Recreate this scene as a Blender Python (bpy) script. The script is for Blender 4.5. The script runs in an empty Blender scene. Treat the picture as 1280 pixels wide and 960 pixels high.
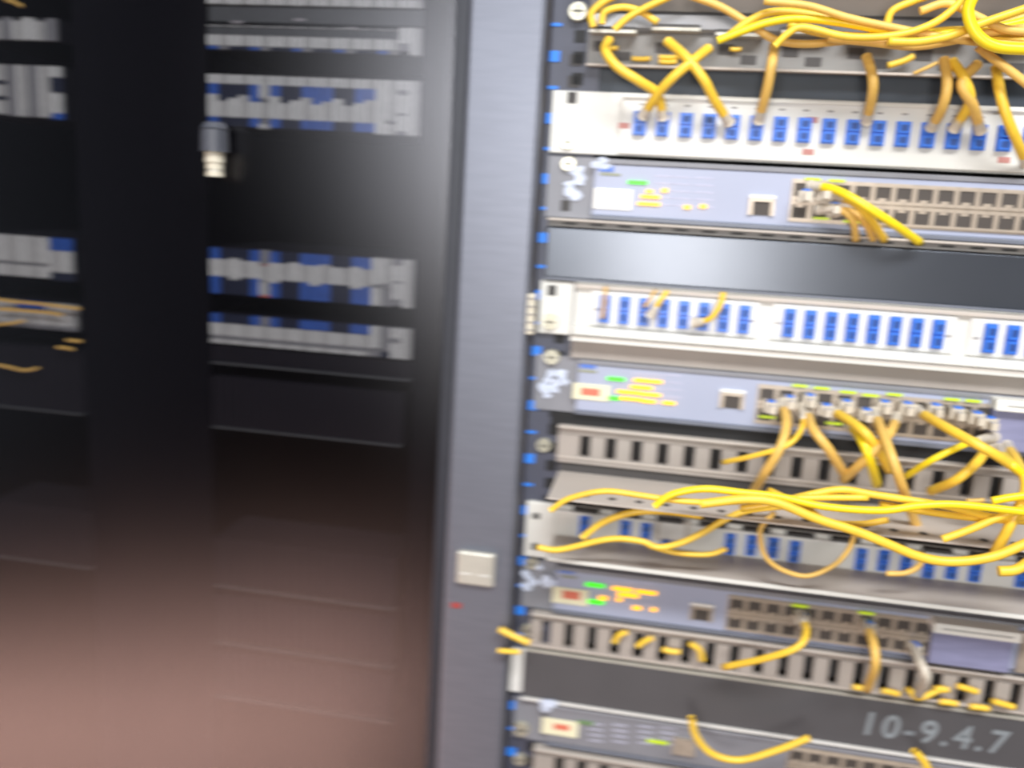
import bpy, math, random
from mathutils import Vector, Matrix
random.seed(7)
S = bpy.context.scene
COL = S.collection

# ------------------------------------------------------------------ camera
H = 1.30                      # camera height
DIST = 0.68                   # distance from the camera to the rack's mounting plane (Y = 0)
F = 1110.0
RT = Vector((0.98273363, 0.0896708, -0.16184486))    # rack's right / up / depth seen from the camera (x right, y down, z forward)
UP = Vector((0.05613005, -0.97797644, -0.20102611))
DP = Vector((0.17630663, -0.18847076, 0.96612357))
cam = bpy.data.cameras.new('camera'); co = bpy.data.objects.new('camera', cam); COL.objects.link(co)
cam.sensor_width = 36.0; cam.lens = 36.0 * F / 1280; cam.clip_start = 0.02
def c2w(v): return Vector((v.dot(RT), v.dot(DP), v.dot(UP)))
cx, cy, cz = c2w(Vector((1, 0, 0))), c2w(Vector((0, -1, 0))), c2w(Vector((0, 0, -1)))
m = Matrix((cx, cy, cz)).transposed().to_4x4(); m.translation = (0, -DIST, H)
co.matrix_world = m
S.camera = co
cam.dof.use_dof = True; cam.dof.focus_distance = 0.50; cam.dof.aperture_fstop = 4.6; cam.dof.aperture_ratio = 0.36

# ------------------------------------------------------------------ light
w = bpy.data.worlds.new('room_light'); S.world = w; w.use_nodes = True
w.node_tree.nodes['Background'].inputs[0].default_value = (0.80, 0.88, 1.0, 1); w.node_tree.nodes['Background'].inputs[1].default_value = 0.14
def area(name, loc, target, sx, sy, power, color):
    l = bpy.data.lights.new(name, 'AREA'); l.shape = 'RECTANGLE'; l.size = sx; l.size_y = sy; l.energy = power; l.color = color
    o = bpy.data.objects.new(name, l); COL.objects.link(o); o.location = loc
    o.rotation_euler = (Vector(target) - Vector(loc)).to_track_quat('-Z', 'Y').to_euler()
    return o
area('ceiling_lamp', (0.35, -1.30, 2.50), (0.15, 0, 1.2), 1.3, 0.35, 48, (0.96, 0.98, 1.0))
area('sheen_light', (-0.38, -1.9, 1.58), (-0.1, 0, 1.35), 0.25, 0.42, 8, (0.93, 0.96, 1.0))  # added light, placed so its reflection puts a sheen on stile and glass
area('front_fill_light', (0.02, -1.75, 1.22), (0.15, 0, 1.1), 0.35, 0.5, 12.5, (1.0, 0.97, 0.93))  # added unseen fill, brightens the lower rows from the front
area('pink_haze_light', (-1.30, -0.86, 0.05), (-1.0, 0, 0.7), 1.7, 0.34, 10.5, (1.0, 0.60, 0.48))  # added unseen light, its blurred reflection makes the pink haze low on the glass
S.view_settings.view_transform = 'Standard'; S.view_settings.look = 'None'
S.view_settings.exposure = -0.14; S.view_settings.gamma = 1.0; S.view_settings.use_curve_mapping = False

# ------------------------------------------------------------------ helpers
def P(px, py, Y=0.0):
    """point on the plane Y seen at that pixel -> (X, Y, Z)"""
    v = c2w(Vector((px - 640, py - 480, F))); t = (Y + DIST) / v.y
    return Vector((v.x * t, Y, H + v.z * t))
def mm(v): return H + v / 1000.0       # height in mm above / below the camera

MATS = {}
def lin(c): return tuple(((x / 255) / 12.92 if x <= 10 else ((x / 255 + .055) / 1.055) ** 2.4) for x in c)
def mat(name, rgb, rough=0.5, metal=0.0, var=0.06, scale=60, bump=0.0, emit=0.0, stretch=(1, 1, 1)):
    m = bpy.data.materials.new(name); m.use_nodes = True; nt = m.node_tree; b = nt.nodes['Principled BSDF']
    c = lin(rgb)
    tc = nt.nodes.new('ShaderNodeTexCoord'); mp = nt.nodes.new('ShaderNodeMapping'); mp.inputs['Scale'].default_value = stretch
    n = nt.nodes.new('ShaderNodeTexNoise'); n.inputs['Scale'].default_value = scale; n.inputs['Detail'].default_value = 4
    nt.links.new(tc.outputs['Object'], mp.inputs[0]); nt.links.new(mp.outputs[0], n.inputs['Vector'])
    r = nt.nodes.new('ShaderNodeValToRGB')
    r.color_ramp.elements[0].position = 0.3; r.color_ramp.elements[1].position = 0.7
    r.color_ramp.elements[0].color = (*[max(0, x * (1 - var)) for x in c], 1); r.color_ramp.elements[1].color = (*[min(1, x * (1 + var)) for x in c], 1)
    nt.links.new(n.outputs['Fac'], r.inputs[0]); nt.links.new(r.outputs[0], b.inputs['Base Color'])
    b.inputs['Roughness'].default_value = rough; b.inputs['Metallic'].default_value = metal
    if bump:
        bp = nt.nodes.new('ShaderNodeBump'); bp.inputs['Strength'].default_value = bump; bp.inputs['Distance'].default_value = 0.001
        nt.links.new(n.outputs['Fac'], bp.inputs['Height']); nt.links.new(bp.outputs[0], b.inputs['Normal'])
    if emit:
        b.inputs['Emission Color'].default_value = (*c, 1); b.inputs['Emission Strength'].default_value = emit
    MATS[name] = m; return m
mat('white_paint', (222, 220, 213), 0.38, 0, 0.02, 30)
mat('white_plastic', (228, 225, 220), 0.35)
mat('cream_plastic', (214, 206, 186), 0.4)
mat('bezel', (168, 174, 196), 0.42, 0.0, 0.05, 12)
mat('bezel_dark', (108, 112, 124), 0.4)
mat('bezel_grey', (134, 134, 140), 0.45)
mat('violet', (136, 136, 166), 0.45, 0, 0.1, 40, stretch=(1, 1, 6))
mat('taupe', (166, 157, 149), 0.5, 0.0, 0.06, 20)
mat('taupe_light', (200, 190, 180), 0.5, 0.0, 0.04, 20)
mat('slot_dark', (72, 69, 68), 0.7)
mat('steel', (150, 150, 152), 0.28, 0.8, 0.06, 10, stretch=(1, 1, 20))
mat('grey_paint', (130, 128, 125), 0.5)
mat('silver', (208, 204, 192), 0.35, 0.35)
mat('screw', (205, 200, 180), 0.3, 0.5)
mat('black_paint', (46, 48, 56), 0.42, 0.0, 0.08, 80, 0.05)
mat('stile_paint', (124, 127, 138), 0.40, 0.5, 0.05, 30, 0.04, stretch=(1, 1, 8))
mat('rail_paint', (72, 74, 88), 0.45)
mat('blank_gloss', (92, 96, 104), 0.27, 0.6, 0.08, 8)
mat('blank_matt', (84, 82, 84), 0.42, 0.0, 0.05, 20)
mat('recess_blue', (48, 56, 66), 0.5)
mat('black', (14, 14, 17), 0.6)
mat('interior', (12, 11, 16), 0.8)
mat('knob_grey', (78, 80, 88), 0.4)
mat('gasket_brown', (74, 70, 70), 0.6)
mat('blue_mark', (40, 130, 235), 0.5)
mat('adapter_blue', (60, 122, 225), 0.35, 0, 0.1, 300)
mat('adapter_port', (34, 70, 140), 0.5)
mat('fibre_yellow', (250, 204, 66), 0.38, 0, 0.08, 90)
mat('fibre_bright', (255, 222, 36), 0.35, 0, 0.05, 90)
mat('fibre_tan', (234, 190, 98), 0.45, 0, 0.08, 90)
mat('clear_boot', (208, 198, 182), 0.3, 0, 0.1, 200)
mat('port_metal', (190, 176, 160), 0.35, 0.35, 0.15, 150)
mat('port_hole', (74, 67, 62), 0.6)
mat('sticker_white', (246, 244, 236), 0.5)
mat('sticker_cream', (236, 230, 196), 0.5)
mat('sticker_red', (222, 120, 96), 0.5)
mat('sticker_blue', (84, 122, 205), 0.5)
mat('sticker_olive', (150, 152, 128), 0.5)
mat('torn_paper', (206, 214, 232), 0.6, 0, 0.12, 200, 0.4)
mat('print_grey', (150, 145, 142), 0.6)
mat('print_white', (190, 190, 210), 0.6)
mat('print_red', (188, 130, 122), 0.6)
mat('text_chalk', (136, 142, 146), 0.6)
mat('card_grey', (176, 177, 168), 0.5, 0, 0.08, 200)
mat('card_grey_dark', (120, 120, 118), 0.5)
mat('card_blue', (36, 78, 150), 0.5, 0, 0.15, 200)
mat('card_dark', (40, 44, 58), 0.5)
mat('chassis_grey', (72, 74, 72), 0.6)
mat('chassis_dark', (34, 32, 36), 0.7)
mat('led_orange', (255, 178, 20), 0.4, emit=1.6)
mat('led_green', (70, 230, 30), 0.4, emit=1.0)
mat('led_lime', (190, 215, 40), 0.4, emit=0.35)
mat('led_off', (112, 140, 96), 0.4)
mat('floor_tile', (150, 128, 118), 0.5, 0, 0.1, 3)
mat('wall_paint', (60, 60, 64), 0.8)
mat('ceiling_paint', (120, 120, 120), 0.8)
mat('red_mark', (170, 70, 66), 0.5)
def glass():
    m = bpy.data.materials.new('smoked_glass'); m.use_nodes = True; nt = m.node_tree; nt.nodes.clear()
    o = nt.nodes.new('ShaderNodeOutputMaterial'); t = nt.nodes.new('ShaderNodeBsdfTransparent'); t.inputs[0].default_value = (0.86, 0.86, 0.89, 1)
    g = nt.nodes.new('ShaderNodeBsdfGlossy'); g.distribution = 'BECKMANN'; g.inputs['Color'].default_value = (0.9, 0.88, 0.9, 1)
    n = nt.nodes.new('ShaderNodeTexNoise'); n.inputs['Scale'].default_value = 6
    mr = nt.nodes.new('ShaderNodeMapRange'); mr.inputs['To Min'].default_value = 0.31; mr.inputs['To Max'].default_value = 0.34
    nt.links.new(n.outputs['Fac'], mr.inputs['Value']); nt.links.new(mr.outputs[0], g.inputs['Roughness'])
    x = nt.nodes.new('ShaderNodeMixShader'); x.inputs[0].default_value = 0.085
    nt.links.new(t.outputs[0], x.inputs[1]); nt.links.new(g.outputs[0], x.inputs[2]); nt.links.new(x.outputs[0], o.inputs[0])
    MATS['smoked_glass'] = m
glass()
mat('card_light', (206, 206, 196), 0.5, 0, 0.08, 200)
mat('card_mid', (158, 158, 150), 0.5, 0, 0.08, 200)
for q in ('interior', 'chassis_dark', 'card_dark'): MATS[q].node_tree.nodes['Principled BSDF'].inputs['Specular IOR Level'].default_value = 0.08

class MB:
    def __init__(s): s.v = []; s.f = []; s.mi = []; s.m = []
    def _m(s, mt):
        if mt not in s.m: s.m.append(mt)
        return s.m.index(mt)
    def box(s, x0, x1, y0, y1, z0, z1, mt='white_paint'):
        i = len(s.v); k = s._m(mt)
        s.v += [(x0, y0, z0), (x1, y0, z0), (x1, y1, z0), (x0, y1, z0), (x0, y0, z1), (x1, y0, z1), (x1, y1, z1), (x0, y1, z1)]
        for q in ((0, 3, 2, 1), (4, 5, 6, 7), (0, 1, 5, 4), (1, 2, 6, 5), (2, 3, 7, 6), (3, 0, 4, 7)):
            s.f.append(tuple(i + a for a in q)); s.mi.append(k)
        return s
    def cyl(s, c, r, h, axis='y', n=20, mt='screw', r2=None, top=None):
        """cylinder from c along axis for length h"""
        i = len(s.v); k = s._m(mt); r2 = r if r2 is None else r2
        for j, (rr, d) in enumerate(((r, 0), (r2, h))):
            for a in range(n):
                u, w_ = math.cos(2 * math.pi * a / n) * rr, math.sin(2 * math.pi * a / n) * rr
                p = {'y': (u, d, w_), 'z': (u, w_, d), 'x': (d, u, w_)}[axis]
                s.v.append((c[0] + p[0], c[1] + p[1], c[2] + p[2]))
        for a in range(n):
            b = (a + 1) % n; s.f.append((i + a, i + b, i + n + b, i + n + a)); s.mi.append(k)
        s.f.append(tuple(i + a for a in range(n))); s.mi.append(k)
        s.f.append(tuple(i + n + a for a in range(n))); s.mi.append(k)
        return s
    def poly(s, pts, y0, y1, mt):
        i = len(s.v); k = s._m(mt); n = len(pts)
        for y in (y0, y1): s.v += [(p[0], y, p[1]) for p in pts]
        s.f.append(tuple(range(i, i + n))); s.f.append(tuple(range(i + n, i + 2 * n))); s.mi += [k, k]
        for a in range(n):
            b = (a + 1) % n; s.f.append((i + a, i + b, i + n + b, i + n + a)); s.mi.append(k)
        return s
    def mesh(s, name):
        me = bpy.data.meshes.new(name); me.from_pydata(s.v, [], s.f)
        for t in s.m: me.materials.append(MATS[t])
        me.polygons.foreach_set('material_index', s.mi); me.update(); return me
    def build(s, name, parent=None, bevel=0.0, label=None):
        if parent is not None:
            l = world_loc(parent)
            s.v = [(a - l.x, b - l.y, c - l.z) for a, b, c in s.v]
        o = bpy.data.objects.new(name, s.mesh(name)); COL.objects.link(o)
        if parent is not None: o.parent = parent
        if bevel:
            b = o.modifiers.new('bevel', 'BEVEL'); b.width = bevel; b.segments = 2; b.limit_method = 'ANGLE'
        if label: o['label'] = label
        return o
def world_loc(o):
    l = Vector((0, 0, 0))
    while o is not None: l = l + o.location; o = o.parent
    return l
def inst(name, me, loc, parent, label=None, scale=None):
    o = bpy.data.objects.new(name, me); COL.objects.link(o); o.parent = parent
    o.location = Vector(loc) - world_loc(parent)
    if scale: o.scale = scale
    if label: o['label'] = label
    return o
def tag(o, label, cat, group=None, kind=None):
    o['label'] = label; o['category'] = cat
    if group: o['group'] = group
    if kind: o['kind'] = kind
    return o
def empty(name, loc, label, cat, group=None):
    group = group or GROUPS.get(name)
    o = bpy.data.objects.new(name, None); o.empty_display_size = 0.02; COL.objects.link(o); o.location = loc
    return tag(o, label, cat, group)
GROUPS = {'fibre_patch_bay': 'white fibre patch panels', 'network_switch': 'grey-blue switches in the rack', 'cable_manager': 'cable managers in the rack', 'blanking_panel': 'blank panels in the rack', 'card_chassis': 'card shelves behind the glass door', 'vent_panel': 'dim vent panels behind the glass door', 'patch_cable': 'yellow patch cables'}
def struct(o): o['kind'] = 'structure'; return o

# ------------------------------------------------------------------ setting
struct(MB().box(-2.6, 2.4, -2.7, 1.1, -0.05, 0, 'floor_tile').build('floor'))
struct(MB().box(-2.6, 2.4, -2.7, 1.1, 2.7, 2.75, 'ceiling_paint').build('ceiling'))
struct(MB().box(-2.6, 2.4, -2.76, -2.7, 0, 2.7, 'wall_paint').build('wall_back'))
struct(MB().box(-2.6, 2.4, 1.1, 1.16, 0, 2.7, 'wall_paint').build('wall_front'))

# ------------------------------------------------------------------ rack
XL, XR = -0.0955, 0.3895           # ear outer edges
rack = empty('server_rack', (0.147, 0.3, 0), 'open black server rack with blue unit marks down its left rail, full of yellow-cabled equipment', 'rack')
MB().box(-0.152, -0.148, 0.02, 0.75, 0, 2.05, 'black_paint').build('side_panel', rack)
MB().box(0.442, 0.446, 0.02, 0.75, 0, 2.05, 'black_paint').build('side_panel', rack)
MB().box(-0.148, 0.442, 0.74, 0.75, 0, 2.05, 'black').build('back_panel', rack)
MB().box(-0.148, 0.442, 0.02, 0.74, 2.03, 2.05, 'black_paint').build('top_panel', rack)
MB().box(-0.148, 0.442, 0.02, 0.74, 0.0, 0.03, 'black_paint').build('base_panel', rack)
hole_me = MB().box(-0.0042, 0.0042, -0.0006, 0.002, -0.0042, 0.0042, 'black').mesh('hole')
def rail(x0, x1, inner):
    r = MB().box(x0, x1, 0.0016, 0.0040, 0.05, 2.02, 'rail_paint').box(x0, x0 + 0.002, 0.0040, 0.06, 0.05, 2.02, 'rail_paint').build('rail', rack)
    return r
rl = rail(-0.1000, -0.0625, 1); rr_ = rail(0.3565, 0.3945, -1)
zc = 128.0
k = 0
while zc > -560:
    h = 0.0011 if k % 2 == 0 else 0.0038
    MB().box(-0.0965 - 0.0032, -0.0925, 0.0006, 0.0016, mm(zc) - h, mm(zc) + h, 'blue_mark').build('unit_mark', rl)
    zc -= 21.95; k += 1
for i in range(46):
    inst('hole', hole_me, (-0.0785, 0.0014, mm(150 - i * 14.8)), rl)

SCREW = MB().cyl((0, -0.0030, 0), 0.0050, 0.0030, 'y', 20, 'screw', 0.0058).box(-0.0034, 0.0034, -0.0034, -0.0029, -0.0005, 0.0005, 'slot_dark').box(-0.0005, 0.0005, -0.0034, -0.0029, -0.0034, 0.0034, 'slot_dark').mesh('screw')
def screw(parent, px, py, Y=-0.001, s=1.0): 
    p = P(px, py, Y); return inst('screw', SCREW, p, parent, scale=(s, s, s))
def hole(parent, px, py, Y=-0.0018, w_=7, h_=8):
    p = P(px, py, Y); a = w_ / 2000; b = h_ / 2000
    return MB().box(p.x - a, p.x + a, Y - 0.0002, Y + 0.002, p.z - b, p.z + b, 'slot_dark').build('mounting_hole', parent)

# duplex fibre adapter: blue flange, raised body, two dark ports with a bright middle web
def adapter_mesh(w_, h_):
    b = MB(); a, c = w_ / 2000, h_ / 2000
    b.box(-a, a, -0.0022, 0, -c, c, 'adapter_blue')
    b.box(-a * .82, a * .82, -0.0050, -0.0022, c * .08, c * .88, 'adapter_blue'); b.box(-a * .82, a * .82, -0.0050, -0.0022, -c * .88, -c * .08, 'adapter_blue')
    for s in (1, -1):
        z0, z1 = sorted((s * c * .24, s * c * .72)); b.box(-a * .5, a * .5, -0.0053, -0.0050, z0, z1, 'adapter_port')
    return b.mesh('fibre_adapter')
AD1 = adapter_mesh(9.6, 17); AD2 = adapter_mesh(8.4, 21); AD3 = adapter_mesh(8.0, 17)

# ---- first patch panel
pp = empty('fibre_patch_bay', (0.147, 0.05, mm(37)), 'white fibre patch panel with one row of blue adapters, topmost of the white panels', 'patch panel', None)
MB().box(XL, XR, -0.0016, 0.0014, mm(37.5), mm(82), 'white_paint').build('front_plate', pp, 0.0006)
MB().box(-0.0440, 0.337, -0.0060, -0.0016, mm(38.5), mm(80), 'white_paint').build('raised_face', pp, 0.0008)
MB().box(-0.0440, 0.337, -0.0085, -0.0060, mm(78.2), mm(80), 'white_paint').build('lip', pp)
MB().box(-0.055, 0.345, 0.0042, 0.14, mm(39), mm(81), 'grey_paint').build('housing', pp)
for i in range(21):
    x = -0.0300 + i * 0.01640
    inst('fibre_adapter', AD1, (x, -0.0060, mm(60.5)), pp)
    if i % 1 == 0: MB().box(x - 0.002, x + 0.002, -0.0063, -0.0060, mm(73.4), mm(74.6), 'print_grey').build('printed_number', pp)
for (px, py) in ((780, 157), (1015, 150), (1010, 190), (1255, 200)):
    p = P(px, py, -0.006); MB().box(p.x - .004, p.x + .004, -0.0063, -0.006, p.z - .002, p.z + .002, 'print_red').build('red_print', pp)
hole(pp, 715, 122); screw(pp, 710, 178)

# ---- switches
RJ = MB()
RJ.box(-.0066, -.0052, -.0012, 0, -.0066, .0066, 'port_metal').box(.0052, .0066, -.0012, 0, -.0066, .0066, 'port_metal').box(-.0052, .0052, -.0012, 0, .0050, .0066, 'port_metal').box(-.0052, .0052, -.0012, 0, -.0066, -.0044, 'port_metal').box(-.0052, .0052, -.0004, 0, -.0044, .0050, 'port_hole').box(-.0026, .0026, -.0009, -.0004, -.0044, -.0026, 'port_metal')
RJ = RJ.mesh('network_port')
PLUG = MB().box(-.0050, .0050, -.010, 0, -.0040, .0040, 'clear_boot').box(-.0024, .0024, -.020, -.010, -.0026, .0026, 'clear_boot').box(-.0026, .0026, -.0105, -.004, .0040, .0052, 'adapter_blue').mesh('plug')
def torn(parent, px, py, wpx, hpx, Y, n=7, seed=1):
    rnd = random.Random(seed); b = MB()
    for i in range(n):
        a, c = rnd.uniform(-.5, .5) * wpx, rnd.uniform(-.5, .5) * hpx
        p = P(px + a, py + c, Y); pts = []
        r = rnd.uniform(.0030, .0048)
        for q in range(8):
            t = q * math.pi / 4; rr = r * rnd.uniform(.6, 1.15); pts.append((p.x + math.cos(t) * rr * 1.15, p.z + math.sin(t) * rr * .9))
        b.poly(pts, Y - 0.0004 - rnd.uniform(0, .0012), Y, 'torn_paper')
    return b.build('torn_sticker', parent, label='torn pale blue paper sticker')
def bar(name, parent, px, py, wpx, hpx, Y, mt, t=.0006, label=None, bev=0):
    p = P(px, py, Y); q = P(px + wpx, py + wpx * 0.0, Y); a = abs(q.x - p.x) / 2; r = P(px, py + hpx, Y); c = abs(r.z - p.z) / 2
    return MB().box(p.x - a, p.x + a, Y - t, Y, p.z - c, p.z + c, mt).build(name, parent, bev, label)
def switch(label, z0, z1, px0, ports_x, ncol, stickx, mtb='bezel'):
    """px0 = left edge of the bezel, Y front -0.004"""
    sw = empty('network_switch', (0.147, 0.06, mm(z0)), label, 'network switch')
    x0 = px0
    MB().box(XL, XR, -0.0006, 0.0014, mm(z0), mm(z1), 'bezel_grey').build('mounting_ear', sw)
    MB().box(x0, 0.350, -0.0050, -0.0006, mm(z0 + 3), mm(z1 - 4), mtb).build('bezel', sw, 0.0008)
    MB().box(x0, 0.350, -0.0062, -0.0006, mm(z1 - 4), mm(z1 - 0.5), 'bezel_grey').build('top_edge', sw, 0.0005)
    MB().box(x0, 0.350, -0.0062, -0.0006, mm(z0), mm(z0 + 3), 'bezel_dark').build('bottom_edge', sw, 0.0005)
    MB().box(-0.055, 0.345, 0.0042, 0.28, mm(z0 + 1), mm(z1 - 1), 'grey_paint').build('housing', sw)
    if ncol:
        zc_ = mm((z0 + z1) / 2 - 0.6)
        MB().box(ports_x, ports_x + ncol * .0138, -0.0060, -0.0050, zc_ - .0150, zc_ + .0150, 'port_metal').build('port_frame', sw)
        for c in range(ncol):
            for r in (0, 1):
                o = inst('network_port', RJ, (ports_x + .0069 + c * .0138, -0.0060, zc_ + (.0072 if r else -.0072)), sw)
                if not r: o.scale = (1, 1, -1)
    return sw
Yb = -0.0050
def plug(parent_sw, px, py, up=True, lit=True):
    p = P(px, py, -0.0072)
    if lit: MB().box(p.x - .0050, p.x + .0050, -0.0078, -0.0072, p.z + .0078 if up else p.z - .0092, p.z + .0092 if up else p.z - .0078, 'led_lime').build('link_light', parent_sw)

sw1 = switch('grey-blue network switch under the topmost white patch panel, with glaring white label', -9.5, 35, P(742, 240).x, P(988, 250, -.006).x, 17, 0)
torn(sw1, 717, 228, 22, 40, -.0008, 9, 3); torn(sw1, 752, 203, 26, 8, -.0052, 4, 5)
bar('printed_logo', sw1, 758, 211, 18, 7, Yb - .0001, 'sticker_blue'); bar('printed_line', sw1, 763, 218, 26, 3, Yb, 'sticker_olive')
bar('label', sw1, 766, 249, 48, 26, Yb, 'sticker_white', .001, 'bright white paper label', .0003)
bar('label_print', sw1, 768, 249, 18, 2, Yb - .001, 'sticker_cream', .0002)
bar('green_light', sw1, 797, 228, 24, 4, Yb, 'led_green', .0015)
for a in ((812, 239, 8, 4), (831, 238, 7, 5), (813, 246, 24, 4), (811, 255, 28, 4), (859, 259, 8, 5), (879, 258, 8, 5)):
    bar('orange_light', sw1, *a, Yb, 'led_orange', .0015)
def grid(sw, x0, y0, cols, rows, dy, wpx):
    b = MB()
    for r in range(rows):
        for c, xx in enumerate(cols):
            p = P(xx + x0, y0 + r * dy + (xx) * .05, Yb); b.box(p.x - wpx * .0003, p.x + wpx * .0003, Yb - .0002, Yb, p.z - .0005, p.z + .0005, 'print_white')
    b.build('printed_marks', sw)
grid(sw1, 830, 220, (0, 22, 50), 5, 9, 22)
def console_port(sw, px, py):
    p = P(px, py, Yb)
    b = MB().box(p.x - .0090, p.x + .0090, -.0068, -.0050, p.z + .0045, p.z + .0068, 'sticker_white')
    b.box(p.x - .0090, p.x - .0062, -.0072, -.0050, p.z - .0075, p.z + .0042, 'port_metal').box(p.x + .0062, p.x + .0090, -.0072, -.0050, p.z - .0075, p.z + .0042, 'port_metal')
    b.box(p.x - .0062, p.x + .0062, -.0072, -.0050, p.z + .0022, p.z + .0042, 'port_metal').box(p.x - .0062, p.x + .0062, -.0058, -.0050, p.z - .0075, p.z + .0022, 'port_hole')
    b.build('console_port', sw)
console_port(sw1, 952, 256)
hole(sw1, 707, 257, -.0008); screw(sw1, 711, 205, -.001)
# slotted strip and glossy blank under it
st = empty('slotted_strip', (0.147, 0.0, mm(-16)), 'thin pale slotted metal strip directly above the glossy black blank', 'cable manager')
MB().box(XL + .003, XR, -0.006, 0.0014, mm(-16.2), mm(-11.8), 'grey_paint').build('strip', st, .0004)
MB().box(XL + .003, XR, -0.010, 0.0014, mm(-11.8), mm(-10.2), 'taupe_light').build('top_flange', st, .0003)
for i in range(23):
    x = -0.076 + i * 0.0205; MB().box(x - .005, x + .005, -0.0064, -0.006, mm(-14.4), mm(-13.0), 'black').build('slot', st)
bl = empty('blanking_panel', (0.147, 0.0, mm(-56)), 'glossy black blank panel with cloudy shine between first switch and second white panel', 'blank panel')
MB().box(P(683, 320).x, XR, -0.0040, 0.0014, mm(-55), mm(-16.8), 'blank_gloss').build('face', bl, .0012)
MB().box(P(683, 320).x, XR, -0.0060, -0.0040, mm(-56.6), mm(-54.6), 'bezel_dark').build('bottom_edge', bl, .0004)

# ---- second patch panel
pp2 = empty('fibre_patch_bay', (0.147, 0.05, mm(-98)), 'white fibre patch panel with grouped tall blue adapters, under the glossy black blank', 'patch panel')
MB().box(XL, P(716, 390).x, -0.0030, 0.0014, mm(-98.5), mm(-57.5), 'white_paint').build('mounting_ear', pp2, .0008)
MB().box(P(718, 390).x, 0.355, -0.0012, 0.0014, mm(-97), mm(-57), 'white_paint').build('front_plate', pp2)
MB().box(P(718, 390).x, 0.355, -0.0050, -0.0012, mm(-61.5), mm(-58.3), 'taupe_light').build('top_edge', pp2, .0005)
MB().box(P(718, 390).x, 0.355, -0.0080, -0.0012, mm(-97), mm(-90.5), 'white_paint').build('bottom_edge', pp2, .0008)
MB().box(-0.055, 0.345, 0.0042, 0.14, mm(-96), mm(-58), 'grey_paint').build('housing', pp2)
g0 = P(734, 390).x
for x0, x1 in ((-0.0560, 0.0690), (0.0780, 0.2060), (0.2150, 0.343)):
    c = MB().box(x0, x1, -0.0034, -0.0012, mm(-89.5), mm(-62.5), 'white_plastic').build('adapter_plate', pp2, .0008)
    MB().box(x0 + .003, x0 + .0065, -0.0038, -0.0034, mm(-77.5), mm(-76), 'print_grey').build('plate_catch', c)
    MB().box(x1 - .0065, x1 - .003, -0.0038, -0.0034, mm(-77.5), mm(-76), 'print_grey').build('plate_catch', c)
for base in (-0.0450, 0.0905, 0.2285):
    for i in range(8): inst('fibre_adapter', AD2, (base + i * .01475, -0.0034, mm(-76)), pp2)
hole(pp2, 690, 363, -.0030); screw(pp2, 688, 402, -.003, 1.1)
# shallow grey shelf under it
sh = empty('shelf_strip', (0.147, 0, mm(-115)), 'narrow grey metal shelf strip with a bright edge above the middle switch', 'shelf')
MB().box(P(714, 440).x, 0.355, -0.014, 0.0014, mm(-99.0), mm(-97.6), 'taupe_light').build('shelf_plate', sh)
MB().box(P(714, 440).x, 0.355, -0.0150, -0.0140, mm(-100.6), mm(-98.6), 'white_paint').build('front_edge', sh)
MB().box(P(714, 440).x, 0.355, -0.0040, 0.0014, mm(-115.2), mm(-99.0), 'taupe').build('face', sh)

sw2 = switch('grey-blue network switch in the middle with densest orange lights and torn sticker, under shelf strip', -159.5, -115.5, P(722, 480).x, P(946, 500, -.006).x, 12, 0)
screw(sw2, 690, 446, -.001, 1.1)
torn(sw2, 692, 478, 30, 34, -.0008, 11, 8)
bar('printed_logo', sw2, 735, 457, 20, 6, Yb - .0001, 'sticker_blue'); bar('printed_line', sw2, 735, 464, 22, 3, Yb, 'sticker_olive')
bar('label', sw2, 739, 490, 46, 20, Yb, 'sticker_cream', .001, 'cream paper label with red print', .0003)
bar('label_print', sw2, 738, 490, 24, 9, Yb - .001, 'sticker_red', .0002)
bar('green_light', sw2, 770, 473.5, 22, 4, Yb, 'led_green', .0015); bar('green_light', sw2, 768, 497.5, 15, 4, Yb, 'led_green', .0015)
for a in ((810, 476, 36, 4), (802, 484, 28, 4), (786, 490, 30, 4), (813, 493, 26, 4), (790, 498.5, 28, 4), (811, 501.5, 18, 4), (836, 503.5, 16, 4)):
    bar('orange_light', sw2, *a, Yb, 'led_orange', .0015)
grid(sw2, 800, 467, (0, 20, 42), 4, 9, 20)
console_port(sw2, 915, 498)
mx0 = P(1236, 520, -.006).x
MB().box(mx0, 0.340, -0.0130, -0.0050, mm(-155), mm(-124), 'violet').build('expansion_module', sw2, .001, 'violet grey expansion module')
MB().box(mx0 - .001, 0.340, -0.0200, -0.0050, mm(-125), mm(-117), 'sticker_white').build('module_label', sw2, .001, 'bright white strip over the module')
MB().box(mx0 + .006, 0.334, -0.0203, -0.0199, mm(-121.3), mm(-120.4), 'print_grey').build('module_print', sw2)

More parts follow.
